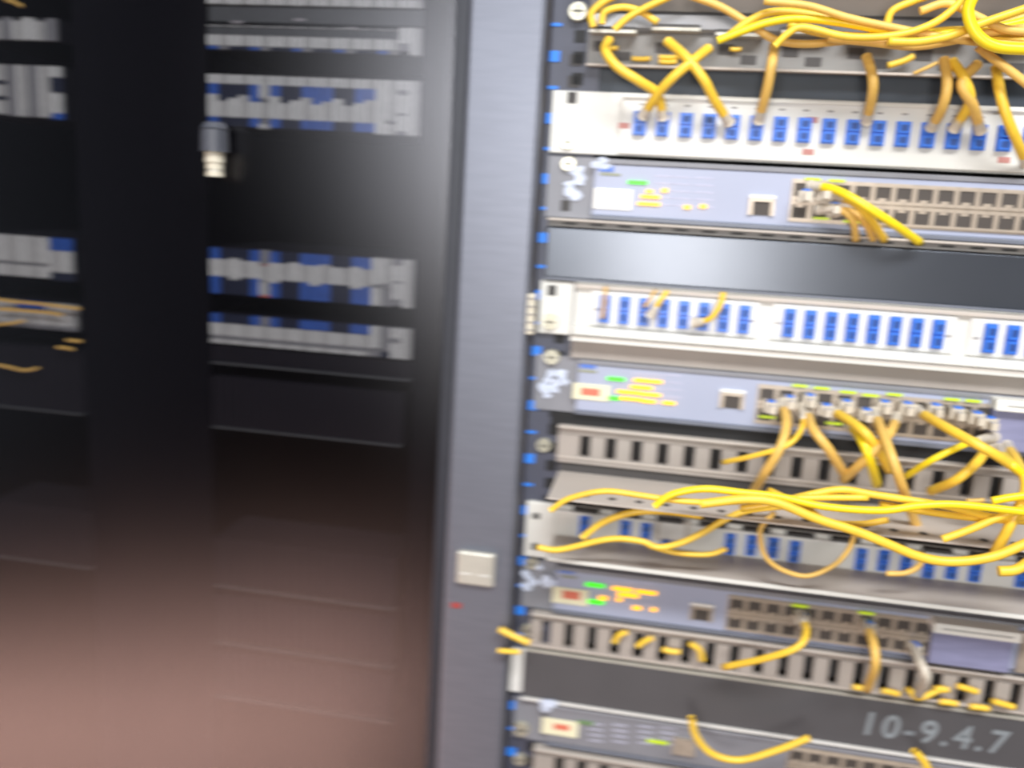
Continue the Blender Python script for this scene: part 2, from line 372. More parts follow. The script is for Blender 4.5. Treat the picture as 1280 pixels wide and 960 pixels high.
# ---- finger cable managers
def manager(label, px_left, z_top, z_bot, slot_top, slot_bot, xs, lip=.0, plate=0.0, z_plate=None, m1='taupe', m2='taupe_light', pitch=.0217, n=21, slotw=.0084):
    t = empty('cable_manager', (0.147, 0, mm(z_bot)), label, 'cable manager')
    x0 = px_left
    MB().box(x0, 0.372, -0.004, 0.0014, mm(slot_top), mm(z_top), m1).build('top_rail', t, .0006)
    MB().box(x0, 0.372, -0.0085, 0.0014, mm(z_top), mm(z_top + 1.6), m2).build('top_flange', t, .0004)
    MB().box(x0, 0.372, -0.004, 0.0014, mm(z_bot), mm(slot_bot), m1).build('bottom_rail', t, .0006)
    MB().box(x0, 0.372, -0.0055, -0.004, mm(slot_bot - 1.6), mm(slot_bot - .2), m2).build('bottom_edge', t)
    MB().box(x0, 0.372, 0.016, 0.018, mm(z_bot), mm(z_top), 'slot_dark').build('back_plate', t)
    fm = MB().box(0, pitch - slotw, -0.0052, 0.0014, mm(slot_bot) - H, mm(slot_top) - H, m1).mesh('finger')
    for i in range(n):
        xx = xs + slotw / 2 + i * pitch
        if xx + pitch - slotw < 0.372: inst('finger', fm, (xx, 0, H), t)
    MB().box(x0, xs - slotw / 2, -0.0052, 0.0014, mm(slot_bot), mm(slot_top), m1).build('end_finger', t)
    return t
mg = manager('taupe finger cable manager under the middle switch, its flat tray studded with small holes', P(698, 550).x, -171, -200, -177, -194, P(732, 556).x, n=22, pitch=.0201)
MB().box(P(698, 600).x, 0.372, -0.070, 0.0014, mm(-209.5), mm(-208), 'taupe_light').build('tray', mg, .0004)
MB().box(P(698, 600).x, 0.372, -0.0012, 0.0014, mm(-208), mm(-200), 'slot_dark').build('tray_gap_dark', mg)  # dark strip, the shade of the gap below the fingers as colour
for i in range(21):
    x = -0.045 + i * .0195; MB().cyl((x, -0.058, mm(-208.3)), .0030, .0006, 'z', 8, 'slot_dark').build('tray_hole', mg)
screw(mg, 680, 556, .0014, 1.05)
MB().box(P(684, 600).x, 0.372, -.001, .0014, mm(-171), mm(-160), 'black').build('gap_dark', mg)  # black strip painted in for the dark gap under the middle switch

# ---- third patch panel: recessed front, tray pulled forward
pp3 = empty('fibre_patch_bay', (0.147, 0.05, mm(-283)), 'white fibre patch panel with a pulled-out pale tray and yellow slack loops, lowest white panel', 'patch panel')
MB().box(XL, P(694, 665).x, -0.0040, 0.0014, mm(-282.5), mm(-235.5), 'white_paint').build('mounting_ear', pp3, .0010)
MB().box(P(695, 650).x, 0.357, -0.0020, 0.0014, mm(-262), mm(-236), 'white_paint').build('front_plate', pp3, .0006)
MB().box(P(695, 650).x, 0.357, -0.0060, -0.0020, mm(-242), mm(-239.5), 'white_plastic').build('top_edge', pp3, .0005)
MB().box(P(695, 650).x, 0.357, -0.0500, 0.0014, mm(-263.6), mm(-262), 'taupe_light').build('tray', pp3)
MB().box(P(695, 650).x, 0.357, -0.0520, -0.0500, mm(-264.4), mm(-261.4), 'white_paint').build('tray_edge', pp3, .0004)  # white edge, the highlight along the tray front put into its colour
MB().box(-0.055, 0.345, 0.0042, 0.16, mm(-281), mm(-237), 'grey_paint').build('housing', pp3)
for i in range(24):
    x = -0.048 + i * .0163
    if i in (1, 5, 6, 11, 12, 19): continue
    inst('fibre_adapter', AD3, (x, -0.0020, mm(-251 - (1.2 if i % 3 == 1 else 0))), pp3)
for i in range(12):
    x = -0.058 + i * .033; MB().box(x, x + .021, -.0085, -.002, mm(-238.6), mm(-236.2), 'slot_dark').build('clip', pp3)
p = P(1020, 675, -.003); MB().box(p.x - .011, p.x + .011, -.0026, -.002, p.z - .0008, p.z + .0008, 'print_red').build('red_print', pp3)
p = P(840, 662, -.003); MB().box(p.x - .013, p.x + .013, -.0070, -.002, p.z - .009, p.z + .009, 'taupe_light').box(p.x - .010, p.x + .010, -.0076, -.0070, p.z - .0065, p.z + .0065, 'white_plastic').build('blank_insert', pp3, .0006)
hole(pp3, 670, 645, -.0040, 6, 5); hole(pp3, 668, 683, -.0040, 5, 6)

sw3 = switch('grey-blue network switch under the pulled-out tray, with white-topped violet module and few plugs', -328, -286.5, P(694, 730).x, P(908, 770, -.006).x, 12, 0)
torn(sw3, 668, 722, 24, 30, -.0008, 8, 12); torn(sw3, 690, 727, 16, 12, -.0052, 4, 14); screw(sw3, 665, 704, -.001, .9)
bar('printed_logo', sw3, 708, 713, 20, 6, Yb - .0001, 'sticker_blue'); bar('printed_line', sw3, 711, 721, 20, 2.5, Yb, 'sticker_olive')
bar('label', sw3, 713, 745, 46, 20, Yb, 'sticker_cream', .001, 'cream paper label with red blot', .0003)
bar('label_print', sw3, 714, 744, 22, 10, Yb - .001, 'sticker_red', .0002)
bar('green_light', sw3, 744, 731, 24, 4.5, Yb, 'led_green', .0015); bar('green_light', sw3, 745, 752, 20, 4.5, Yb, 'led_green', .0015)
for a in ((778, 736, 26, 4.5), (808, 740, 26, 4.5), (785, 743.5, 27, 4.5), (754, 747, 11, 4.5), (774, 749, 7, 4.5), (796, 759.5, 11, 4.5), (817, 761.5, 7, 4.5)):
    bar('orange_light', sw3, *a, Yb, 'led_orange', .0015)
grid(sw3, 765, 727, (0, 22, 44), 4, 9, 18)
console_port(sw3, 877, 764)
a0, a1 = P(1164, 800, -.012).x, P(1268, 800, -.012).x
MB().box(a0, a1, -0.0130, -0.0050, mm(-325), mm(-296), 'violet').build('expansion_module', sw3, .001, 'violet grey expansion module')
MB().box(a0 - .002, a1 + .002, -0.0200, -0.0050, mm(-297), mm(-289), 'sticker_white').build('module_label', sw3, .001, 'bright white strip over the module')
MB().box(a0 + .004, a1 - .004, -0.0203, -0.0199, mm(-293.2), mm(-292.3), 'print_grey').build('module_print', sw3)
MB().box(a1 + .006, 0.340, -0.0100, -0.0050, mm(-325), mm(-292), 'port_metal').build('transceiver_cage', sw3, .001)

mg2 = manager('taupe finger cable manager under the third switch, yellow cable bits showing in its slots', P(664, 785).x, -331.5, -362, -337, -358.5, P(683, 793).x, n=24, pitch=.0190, slotw=.0078)
screw(mg2, 660, 787, .0014, 1.0)
# ---- charcoal blank with handwriting
bj = empty('blanking_panel', (0.147, 0, mm(-409)), 'matt charcoal blank panel with chalky handwritten digits and pale edges near the bottom', 'blank panel')
MB().box(P(655, 840).x, 0.372, -0.0050, 0.0014, mm(-407), mm(-365), 'blank_matt').build('face', bj, .0006)
MB().box(P(655, 840).x, 0.372, -0.0062, 0.0014, mm(-365), mm(-363.6), 'silver').build('top_edge', bj)
MB().box(P(655, 840).x, 0.372, -0.0072, 0.0014, mm(-409), mm(-407.2), 'white_plastic').build('bottom_edge', bj)  # white lip, its highlight put into the colour
MB().box(P(636, 840).x, P(654, 840).x, -0.0040, 0.0006, mm(-405), mm(-366), 'white_plastic').build('end_tab', bj, .0008, 'small white tab at the left end')
cu = bpy.data.curves.new('handwriting', 'FONT'); cu.body = '10-9.4.7'; cu.size = 0.027; cu.extrude = 0.0002; cu.offset = 0.0005; cu.space_character = 1.22; cu.shear = .1
ho = bpy.data.objects.new('handwriting_source', cu); COL.objects.link(ho)
dg = bpy.context.evaluated_depsgraph_get(); me = bpy.data.meshes.new_from_object(ho.evaluated_get(dg))
me.name = 'handwriting'
bpy.data.objects.remove(ho)
me.materials.clear(); me.materials.append(MATS['text_chalk'])
h2 = bpy.data.objects.new('handwriting', me); COL.objects.link(h2); h2.parent = bj
tp = P(1072, 916, -.0054)
tq = P(1260, 940, -.0054)
wid = max(v.co.x for v in me.vertices); hgt = max(v.co.y for v in me.vertices)
h2.scale = ((tq.x - tp.x) / wid, 0.0195 / hgt, 1)
h2.rotation_euler = (math.pi / 2, 0, 0); h2.location = Vector((tp.x, -.0054, tp.z)) - world_loc(bj); h2['label'] = 'chalky handwritten digits 10-9.4.7'

sw4 = switch('dim grey network switch at the bottom edge, under the charcoal panel, with unlit lights', -449, -411, P(684, 905).x, P(985, 945, -.006).x, 12, 0, 'bezel_grey')
torn(sw4, 690, 884, 22, 12, -.0066, 5, 21)
bar('label', sw4, 700, 909, 46, 20, Yb, 'sticker_cream', .001, 'cream paper label with red smear', .0003)
bar('label_print', sw4, 702, 909, 20, 7, Yb - .001, 'sticker_red', .0002)
bar('green_light', sw4, 822, 927, 26, 3.5, Yb, 'led_lime', .0012); bar('green_light', sw4, 732, 903, 20, 4, Yb, 'led_off', .0012)
grid(sw4, 745, 905, (0, 30, 62, 90), 4, 7, 20)
p = P(855, 932, Yb); MB().box(p.x - .009, p.x + .009, -.0085, -.005, p.z - .007, p.z + .007, 'port_metal').build('console_port', sw4)
screw(sw4, 652, 910, -.001, 1.2)
mg3 = manager('taupe cable manager cut by the bottom edge of the picture', P(668, 940).x, -454, -492, -460, -486, P(700, 950).x, n=22, pitch=.0190)
screw(mg3, 650, 948, .0014, 1.0)

# ---- top cable manager
ma = empty('cable_manager', (0.147, 0, mm(99)), 'grey ring-slotted cable manager along the top, buried under the yellow cable bundle', 'cable manager')
x0 = P(736, 50).x
MB().box(x0, 0.372, -0.002, 0.0014, mm(100), mm(123), 'grey_paint').build('lower_rail', ma)
MB().box(x0, 0.372, -0.0080, -0.002, mm(99), mm(100.8), 'taupe_light').build('bottom_edge', ma, .0004)
MB().box(x0, 0.372, -0.0060, 0.0014, mm(123), mm(138), 'steel').build('upper_rail', ma, .003)
MB().box(x0, 0.372, -0.0300, -0.0290, mm(152), mm(190), 'grey_paint').build('cover', ma, .0006)
MB().box(x0, 0.372, 0.0, 0.0014, mm(138), mm(190), 'taupe').build('upper_plate', ma)
for i in range(9):
    x = x0 + .0015 + i * .044; zz = mm(121.5 if i % 2 == 0 else 124)
    MB().box(x, x + .033, -0.0140, -0.002, zz - .0008, zz + .0014, 'silver').box(x, x + .033, -0.0100, -0.002, zz + .0014, zz + .0042, 'slot_dark').build('ring_tab', ma)
    MB().box(x + .003, x + .014, -0.0026, -0.002, mm(110), mm(117), 'slot_dark').box(x + .019, x + .030, -0.0026, -0.002, mm(104), mm(110), 'slot_dark').build('slot', ma)
MB().box(x0 - .010, 0.372, 0.0045, 0.006, mm(82.4), mm(99.5), 'recess_blue').build('lower_plate', ma)
screw(ma, 723, 15, -.001, 1.25)
hole(ma, 720, 75, .001, 9, 8); hole(ma, 717, 102, .001, 9, 8)

# ------------------------------------------------------------------ cables
GY = {}
def cable(label, pts, Y=-0.03, r=.0021, mt='fibre_yellow', group=None, boot=0, Ys=None, cat='cable'):
    """smooth tube through points (picture point on the plane Y); boot: 1 start, 2 end, 3 both"""
    n = len(pts)
    V = [P(a, b, (Ys[i] if Ys else Y)) for i, (a, b) in enumerate(pts)]
    # catmull-rom
    out = []
    for i in range(n - 1):
        p0 = V[i - 1] if i else V[0] * 2 - V[1]; p1 = V[i]; p2 = V[i + 1]; p3 = V[i + 2] if i + 2 < n else V[-1] * 2 - V[-2]
        for s in range(7):
            t = s / 7
            out.append(0.5 * ((2 * p1) + (p2 - p0) * t + (2 * p0 - 5 * p1 + 4 * p2 - p3) * t * t + (3 * p1 - p0 - 3 * p2 + p3) * t ** 3))
    out.append(V[-1])
    def tube(seq, rad, mt):
        b = MB(); k = b._m(mt); ns = 10; up = None
        for i, c in enumerate(seq):
            d = (seq[min(i + 1, len(seq) - 1)] - seq[max(i - 1, 0)]).normalized()
            if up is None: up = d.cross(Vector((0, 1, 0.1))).normalized()
            up = (up - d * up.dot(d)).normalized(); sd = d.cross(up)
            rr = rad[i] if isinstance(rad, list) else rad
            for a in range(ns):
                q = c + up * math.cos(a * 2 * math.pi / ns) * rr + sd * math.sin(a * 2 * math.pi / ns) * rr
                b.v.append(tuple(q))
            if i:
                o = (i - 1) * ns
                for a in range(ns): b.f.append((o + a, o + (a + 1) % ns, o + ns + (a + 1) % ns, o + ns + a)); b.mi.append(k)
        b.f.append(tuple(range(ns))); b.f.append(tuple(range(len(b.v) - ns, len(b.v)))); b.mi += [k, k]
        return b
    if boot:
        e = empty('patch_cable', out[0], label, cat, group)
        j = tube(out, r, mt).build('jacket', e)
        for poly in j.data.polygons: poly.use_smooth = True
        for side in ((1,) if boot == 1 else (2,) if boot == 2 else (1, 2)):
            seq = out[:6] if side == 1 else out[-6:][::-1]
            q = tube(seq, [.0042, .0040, .0036, .0033, .0030, .0026], 'clear_boot').build('boot', e)
            for poly in q.data.polygons: poly.use_smooth = True
        return e
    l = out[0].copy(); b = tube(out, r, mt); b.v = [(x - l.x, y - l.y, z - l.z) for x, y, z in b.v]
    o = b.build('patch_cable'); o.location = l; tag(o, label, cat, group or GROUPS['patch_cable'])
    for poly in o.data.polygons: poly.use_smooth = True
    return o
B = 'fibre_bright'; T = 'fibre_tan'
# bundle along the top
cable('brightest yellow cable of top bundle, starting at a point left of the bundle', [(897, 51), (925, 40), (960, 28), (1000, 23), (1050, 28), (1110, 38), (1180, 42), (1240, 35), (1290, 24)], -.050, .0026, B)
cable('yellow cable arching just above the brightest one of the top bundle', [(912, 44), (935, 27), (965, 15), (1010, 17), (1060, 29), (1130, 42), (1200, 38), (1290, 46)], -.045, .0026)
cable('tan-yellow cable entering top left of the bundle and dipping under it', [(855, -8), (900, 8), (940, 32), (970, 50), (1010, 55), (1070, 50), (1130, 52), (1200, 46), (1290, 18)], -.036, .0026, T)
cable('yellow cable running in at the upper edge of the top bundle', [(955, 1), (1010, 7), (1060, 22), (1120, 35), (1200, 50), (1290, 58)], -.055, .0024, T)
cable('yellow cable rising steeply out of the top bundle at right of centre', [(968, 58), (985, 42), (1005, 34), (1060, 46), (1120, 44), (1165, 30), (1195, 8), (1205, -8)], -.060, .0024)
cable('short yellow cable looping up over the top bundle', [(1108, 34), (1115, 14), (1140, 2), (1170, -8)], -.040, .0024)
cable('thick glossy yellow cable swinging down into the top right corner', [(1218, -8), (1210, 15), (1220, 42), (1245, 58), (1290, 62)], -.075, .0036, B)
cable('yellow cable slanting up across the bundle toward the top right corner', [(1110, 52), (1150, 52), (1190, 44), (1225, 30), (1290, 8)], -.066, .0026)
cable('yellow cable lowest in the top bundle, ending under the thick one', [(1035, 48), (1090, 53), (1140, 58), (1185, 52), (1230, 42), (1290, 33)], -.052, .0026, T)
cable('yellow cable just beneath the brightest one of the top bundle', [(985, 30), (1030, 42), (1080, 46), (1130, 44), (1180, 46), (1230, 50), (1290, 52)], -.048, .0026)
cable('yellow cable hugging the top edge of the picture at the right corner', [(1150, 14), (1185, 4), (1220, 20), (1255, 36), (1290, 40)], -.058, .0026, T)
cable('tan-yellow cable falling steeply from the thick cable at the right edge', [(1222, 58), (1240, 72), (1262, 88), (1290, 110)], -.045, .0028, T)
cable('leftmost yellow cable, curling up beside the top left screw', [(742, 34), (739, 18), (752, 4), (775, -8)], -.030, .0026)
cable('low yellow arch over the bright rail at the top left', [(752, 30), (756, 15), (778, 9), (800, 14), (822, 28)], -.036, .0024)
cable('yellow cable crossing the low arch at the top left', [(768, 37), (785, 22), (806, 10), (830, -1), (845, -8)], -.042, .0024)
# drops into the first panel
DY = [-.030, -.034, -.034, -.030, -.024, -.012]
def drop(label, pts, mt='fibre_yellow', r=.0034):
    n = len(pts); Ys = [-.010 - .024 * math.sin(math.pi * min(1, (i + .8) / n)) for i in range(n)]; Ys[-1] = -.0125
    return cable(label, pts, r=r, mt=mt, boot=2, Ys=Ys)
drop('yellow drop cable from the top left slot to the second adapter', [(761, 50), (757, 64), (772, 84), (800, 102), (822, 118), (829, 148)])
drop('yellow drop cable slanting down left to the first adapter', [(886, 60), (866, 76), (842, 96), (822, 118), (803, 146)])
drop('yellow drop cable slanting down right to the fifth adapter', [(834, 51), (858, 72), (880, 100), (893, 125), (912, 154)])
drop('straight yellow drop cable left of centre, to the sixth adapter', [(968, 56), (964, 85), (958, 115), (948, 152)], T)
drop('lone straight yellow drop cable right of centre, onto paired adapters', [(1083, 70), (1091, 98), (1090, 122), (1083, 152)], T)
drop('leftmost of the three close drop cables at the right', [(1180, 74), (1184, 104), (1178, 134), (1164, 160)], T)
drop('middle one of the three close drop cables at the right', [(1190, 76), (1206, 100), (1212, 128), (1192, 162)])
drop('rightmost of the three close drop cables at the right', [(1222, 80), (1202, 104), (1216, 132), (1226, 164)], T)
drop('yellow drop cable nearest the right edge, crossing the panel face', [(1245, 84), (1250, 115), (1258, 145), (1272, 178), (1284, 205)])
for (a, b, c, lab) in ((790, 813, 73, 'short yellow cable piece in the second ring slot from the left'), (824, 848, 71, 'upper short yellow cable piece in the third ring slot'), (824, 846, 77, 'lower short yellow cable piece in the third ring slot'), (752, 772, 60, 'short yellow cable piece in the first ring slot from the left'), (913, 926, 61, 'tiny yellow cable piece right of the crossing drop cables')):
    cable(lab, [(a, c), ((a + b) / 2, c + .8), (b, c)], -.0052, .0017)
cable('short slanting yellow cable piece right of the lone straight drop', [(1110, 82), (1130, 76), (1142, 70)], -.010, .0022)
cable('thin slanting yellow piece left of the three close drops', [(1142, 92), (1160, 84), (1172, 78)], -.010, .0012, T)
# first switch
cable('bright yellow cable arching out of first switch to lower right', [(1012, 232), (1040, 236), (1066, 248), (1092, 264), (1120, 282), (1150, 303)], r=.0030, mt=B, boot=1, Ys=[-.012, -.024, -.032, -.034, -.030, -.014])
cable('yellow cable hanging straight down from the first switch', [(1022, 262), (1050, 262), (1066, 276), (1070, 300)], r=.0026, mt=T, boot=1, Ys=[-.012, -.022, -.022, -.012])
cable('yellow cable between hanging and arching ones at the first switch', [(1040, 243), (1066, 252), (1086, 272), (1106, 300)], r=.0028, mt='fibre_yellow', boot=1, Ys=[-.012, -.028, -.026, -.012])
cable('tan cable tucked behind the others at the first switch', [(1042, 266), (1062, 264), (1080, 278), (1092, 300)], r=.0024, mt=T, boot=1, Ys=[-.012, -.018, -.018, -.010])
# second panel
cable('faint short cable over the first adapter of the second panel', [(757, 358), (756, 375), (753, 398)], -.012, .0014, T)
cable('short yellow cable dipping to the third adapter of the second panel', [(834, 364), (824, 378), (812, 396)], r=.0020, mt='fibre_yellow', boot=2, Ys=[-.010, -.014, -.012])
cable('hooked orange-yellow cable over the seventh adapter of the second panel', [(904, 367), (899, 384), (886, 399), (866, 404)], r=.0022, mt='fibre_yellow', boot=2, Ys=[-.010, -.018, -.018, -.012])
cable('faint thin cable over the second adapter of the second panel', [(820, 362), (812, 374), (806, 384)], -.012, .0012, T)
# second switch
def sc(label, pts, mt='fibre_yellow', r=.0034, yend=-.03, bulge=.03):
    n = len(pts); Ys = [-.012 + (yend + .012) * i / (n - 1) - bulge * math.sin(math.pi * i / (n - 1)) for i in range(n)]
    return cable(label, pts, r=r, mt=mt, boot=1, Ys=Ys)
sc('leftmost tan cable hanging from the middle switch', [(978, 502), (983, 530), (975, 560), (958, 588), (942, 614)], T)
sc('thin yellow cable leaving the middle switch and levelling off leftward', [(1003, 508), (1003, 533), (985, 556), (945, 569), (904, 578)], r=.0020)
sc('tan cable from the middle switch crossing the fingers down right', [(1008, 512), (1016, 536), (1036, 562), (1056, 594)], T)
sc('yellow cable arching from the middle switch over its neighbours', [(1038, 512), (1062, 526), (1082, 542), (1097, 562), (1112, 588)])
sc('bright yellow cable dropping from middle switch to lower bundle', [(1062, 532), (1076, 548), (1088, 576), (1096, 606)], B)
sc('long yellow cable falling from the middle switch to the holed tray', [(1092, 514), (1105, 545), (1118, 580), (1132, 620), (1150, 668)], T, bulge=.05)
sc('yellow cable from the middle switch slanting down left over others', [(1122, 520), (1110, 545), (1086, 570), (1054, 600)], T)
sc('yellow cable running from cream plug down right to the picture edge', [(1145, 512), (1175, 530), (1215, 552), (1250, 572), (1290, 600)], yend=-.06)
sc('yellow cable swept left from the violet module across the black gap', [(1243, 546), (1210, 554), (1165, 575), (1132, 596)], B, r=.0024)
sc('yellow cable below the swept one, curving down left of the violet module', [(1236, 556), (1222, 577), (1195, 600), (1163, 614)])
sc('thick yellow cable dropping in front of the violet module', [(1258, 556), (1272, 578), (1282, 610), (1266, 650), (1242, 694)], r=.0034, yend=-.08)
sc('tan yellow cable at the right edge below the violet module', [(1246, 560), (1262, 578), (1292, 604)], r=.0030, mt=B, yend=-.06)
# loops in front of the third panel
L = -.088
cable('yellow cable rising from the lowest white ear along the holed tray', [(688, 638), (712, 623), (755, 614), (800, 619), (850, 626), (900, 628), (960, 624), (1020, 622), (1085, 622)], L, .0022)
cable('yellow cable arching highest over the lowest white panel', [(818, 633), (840, 618), (880, 611), (930, 616), (975, 621), (1030, 633), (1100, 638), (1150, 632), (1200, 631), (1290, 641)], L - .004, .0026, B)
cable('long yellow cable sagging across the right half of lowest white panel', [(875, 630), (930, 624), (970, 628), (1020, 648), (1070, 664), (1110, 680), (1150, 696), (1190, 702), (1240, 696), (1290, 676)], L - .010, .0032)
cable('yellow cable weaving through the middle of the lower loops', [(925, 636), (965, 630), (1005, 620), (1050, 612), (1090, 618), (1130, 624), (1190, 634), (1240, 646), (1290, 646)], L + .004, .0026)
cable('short dark-shadowed yellow arch over the left adapters of lowest panel', [(728, 672), (752, 654), (788, 641), (830, 639), (878, 645)], -.060, .0026)
cable('wavy yellow cable from lowest white ear across the pulled-out tray', [(672, 684), (700, 687), (760, 674), (800, 676), (822, 684), (850, 679), (880, 665), (905, 650), (935, 638), (985, 632)], -.066, .0024)
cable('yellow loop end resting on the left of the pulled-out tray', [(810, 682), (845, 691), (885, 693), (908, 686)], -.056, .0020)
cable('hanging yellow loop in the middle of the pulled-out tray', [(968, 640), (950, 665), (962, 702), (1004, 720), (1040, 708), (1060, 688), (1070, 664)], -.062, .0018, T)
cable('small hanging yellow loop right of the middle of the pulled-out tray', [(1152, 690), (1150, 706), (1132, 716), (1108, 717)], -.056, .0020, T)
cable('yellow cable ducking under the sagging cable at centre right', [(960, 612), (1010, 636), (1035, 652), (1075, 655), (1110, 650)], L + .012, .0022)
cable('pale yellow cable climbing right across the lower loops', [(1178, 674), (1212, 662), (1255, 644), (1290, 634)], L, .0026)
cable('yellow loop end at the right edge beside a blue adapter', [(1248, 714), (1270, 712), (1292, 698)], L - .006, .0034)
cable('bright yellow stub entering from the right edge above the lower loops', [(1240, 626), (1262, 622), (1292, 618)], L, .0026, B)
cable('short yellow piece left of the bright right edge stub', [(1208, 626), (1220, 626), (1230, 625)], -.05, .0016, T)
cable('lowest straight yellow strand of the lower loops at right', [(1100, 630), (1160, 640), (1225, 648), (1290, 652)], L + .008, .0024)
# third switch
sc('yellow cable hooking left from the lime-lit port of the third switch', [(1000, 768), (1008, 788), (998, 808), (960, 822), (904, 834)], r=.0028, yend=-.03)
sc('straight tan cable hanging from the second plug of the third switch', [(1083, 780), (1092, 806), (1094, 832), (1084, 862)], T, r=.0034)
sc('cream cable hanging from the plug beside the violet module of third switch', [(1140, 808), (1150, 828), (1158, 848), (1148, 868)], 'clear_boot', r=.0036)
for (pts, lab) in (([(768, 803), (774, 794), (784, 790)], 'yellow cable bit in the fourth slot under the third switch'),
                   ([(797, 808), (805, 802), (816, 797)], 'yellow cable bit in the fifth slot under the third switch'),
                   ([(828, 811), (838, 814), (850, 815)], 'flat yellow cable bit in the sixth slot under the third switch'),
                   ([(862, 804), (874, 812), (878, 826)], 'curved yellow cable bit in the seventh slot under the third switch'),
                   ([(1066, 858), (1076, 860), (1086, 860)], 'yellow cable bit at the foot of the straight tan cable'),
                   ([(1102, 863), (1114, 865), (1124, 868)], 'yellow cable bit between the tan and the cream hanging cables'),
                   ([(1134, 861), (1150, 872), (1180, 859)], 'crossing yellow cable bit at the foot of the cream cable'),
                   ([(1168, 860), (1176, 862), (1186, 862)], 'upper yellow cable bit just right of the cream cable'),
                   ([(1174, 877), (1186, 878), (1197, 880)], 'lower yellow cable bit right of the cream cable'),
                   ([(1196, 857), (1210, 861), (1222, 865)], 'thick yellow cable bit below the white-topped violet module'),
                   ([(1212, 883), (1224, 884), (1236, 886)], 'low yellow cable bit below the violet module of the third switch'),
                   ([(1240, 876), (1254, 880), (1268, 884)], 'yellow cable bit nearest the right edge under the third switch')):
    cable(lab, pts, -.012, .0024)
cable('yellow cable slanting over the door edge beside the lower manager screw', [(624, 786), (640, 794), (662, 804)], -.030, .0028)
cable('short level yellow cable under the slanting one at the door edge', [(623, 813), (634, 814), (650, 815)], -.030, .0022)
cable('yellow loop hanging under the charcoal panel in the bottom row', [(864, 896), (870, 920), (890, 942), (925, 950), (970, 938), (1012, 922)], -.040, .0028)
cable('yellow cable leaving the picture bottom under the handwritten digits', [(1142, 938), (1155, 952), (1166, 975)], -.040, .0030)
# link lights over plugged ports
for (s, L_) in ((sw1, [(1016, 224), (1046, 226), (1026, 273), (1064, 277)]), (sw2, [(1000, 482), (1027, 485), (1060, 490), (1088, 494), (1118, 493), (1190, 499), (1216, 501), (959, 521), (1042, 529)]), (sw3, [(1000, 757), (1083, 766)])):
    for (a, b) in L_: bar('link_light', s, a, b, 20, 3.2, -.0078, 'led_lime', .0012)
for (s, L_) in ((sw1, [(1028, 244), (1040, 262), (1005, 246)]), (sw2, [(962, 506), (985, 500), (1010, 498), (1030, 510), (1055, 505), (1080, 516), (1102, 506), (1130, 508), (1165, 510), (1192, 514), (1216, 520), (1232, 526)]), (sw3, [(1000, 768), (1083, 778), (1140, 806)])):
    for (a, b) in L_: inst('connector', PLUG, P(a, b, -.0072), s)

# ------------------------------------------------------------------ door and neighbouring cabinet
door = empty('cabinet_door', (-0.16, -0.02, 0.05), 'black framed smoked glass cabinet door with silver latch, left of the open rack', 'door')
MB().box(-0.1575, -0.1015, -0.020, 0.018, 0.05, 2.04, 'stile_paint').build('door_stile', door, .003)
MB().box(-0.1680, -0.1575, -0.0165, 0.010, 0.05, 2.04, 'black_paint').build('inner_edge', door, .001)
MB().box(-0.1015, -0.1004, -0.012, 0.018, 0.05, 2.04, 'gasket_brown').build('gasket', door)
MB().box(-0.84, -0.1680, -0.0140, -0.0100, 0.11, 1.98, 'smoked_glass').build('glass_pane', door)
MB().box(-0.90, -0.84, -0.020, 0.018, 0.05, 2.04, 'stile_paint').build('door_stile', door, .003)
MB().box(-0.84, -0.1680, -0.020, 0.018, 0.05, 0.11, 'stile_paint').build('bottom_rail', door)
MB().box(-0.84, -0.1680, -0.020, 0.018, 1.98, 2.04, 'stile_paint').build('top_rail', door)
p = P(594, 712, -.026)
lt = MB().box(p.x - .0155, p.x + .0155, -.026, -.020, p.z - .0142, p.z + .0142, 'silver').build('latch', door, .002, 'silver square latch')
MB().box(p.x - .0125, p.x - .003, -.0266, -.026, p.z - .005, p.z - .0040, 'white_plastic').box(p.x + .003, p.x + .0125, -.0266, -.026, p.z - .005, p.z - .0040, 'white_plastic').build('groove', lt)
p = P(570, 757, -.021); MB().box(p.x - .004, p.x + .004, -.021, -.020 + .0002 + .0035, p.z - .0022, p.z + .0022, 'red_mark').build('red_mark', door)
p = P(661, 393, -.02)
hg = MB().box(p.x - .0052, p.x + .0040, -.019, -.010, p.z - .0155, p.z + .0155, 'cream_plastic').build('hinge', door, .0008, 'cream ribbed hinge block')
for i in range(5): MB().box(p.x - .0054, p.x + .0042, -.0196, -.019, p.z - .0125 + i * .006, p.z - .0115 + i * .006, 'print_grey').build('rib', hg)
p = P(268, 172, -.026); q = P(267, 206, -.026)
kn = MB().cyl((p.x, -.026, p.z - .0105), .0105, .017, 'z', 24, 'knob_grey', .0100).cyl((p.x, -.026, p.z + .0065), .0100, .005, 'z', 24, 'knob_grey', .0070).build('lock_knob', door, .0008, 'grey lock knob with cream barrel')
b = MB(); z = p.z - .0105
for i, (rr, hh) in enumerate(((.0072, .008), (.0064, .0052), (.0060, .0016), (.0066, .0038))):
    b.cyl((p.x, -.026, z - hh), rr, hh, 'z', 24, 'silver' if i == 2 else 'cream_plastic'); z -= hh
b.build('barrel', kn, .0004, 'cream stepped barrel')
MB().box(p.x - .004, p.x + .004, -.020, -.0140, p.z - .006, p.z + .006, 'bezel_dark').build('lock_stem', kn)

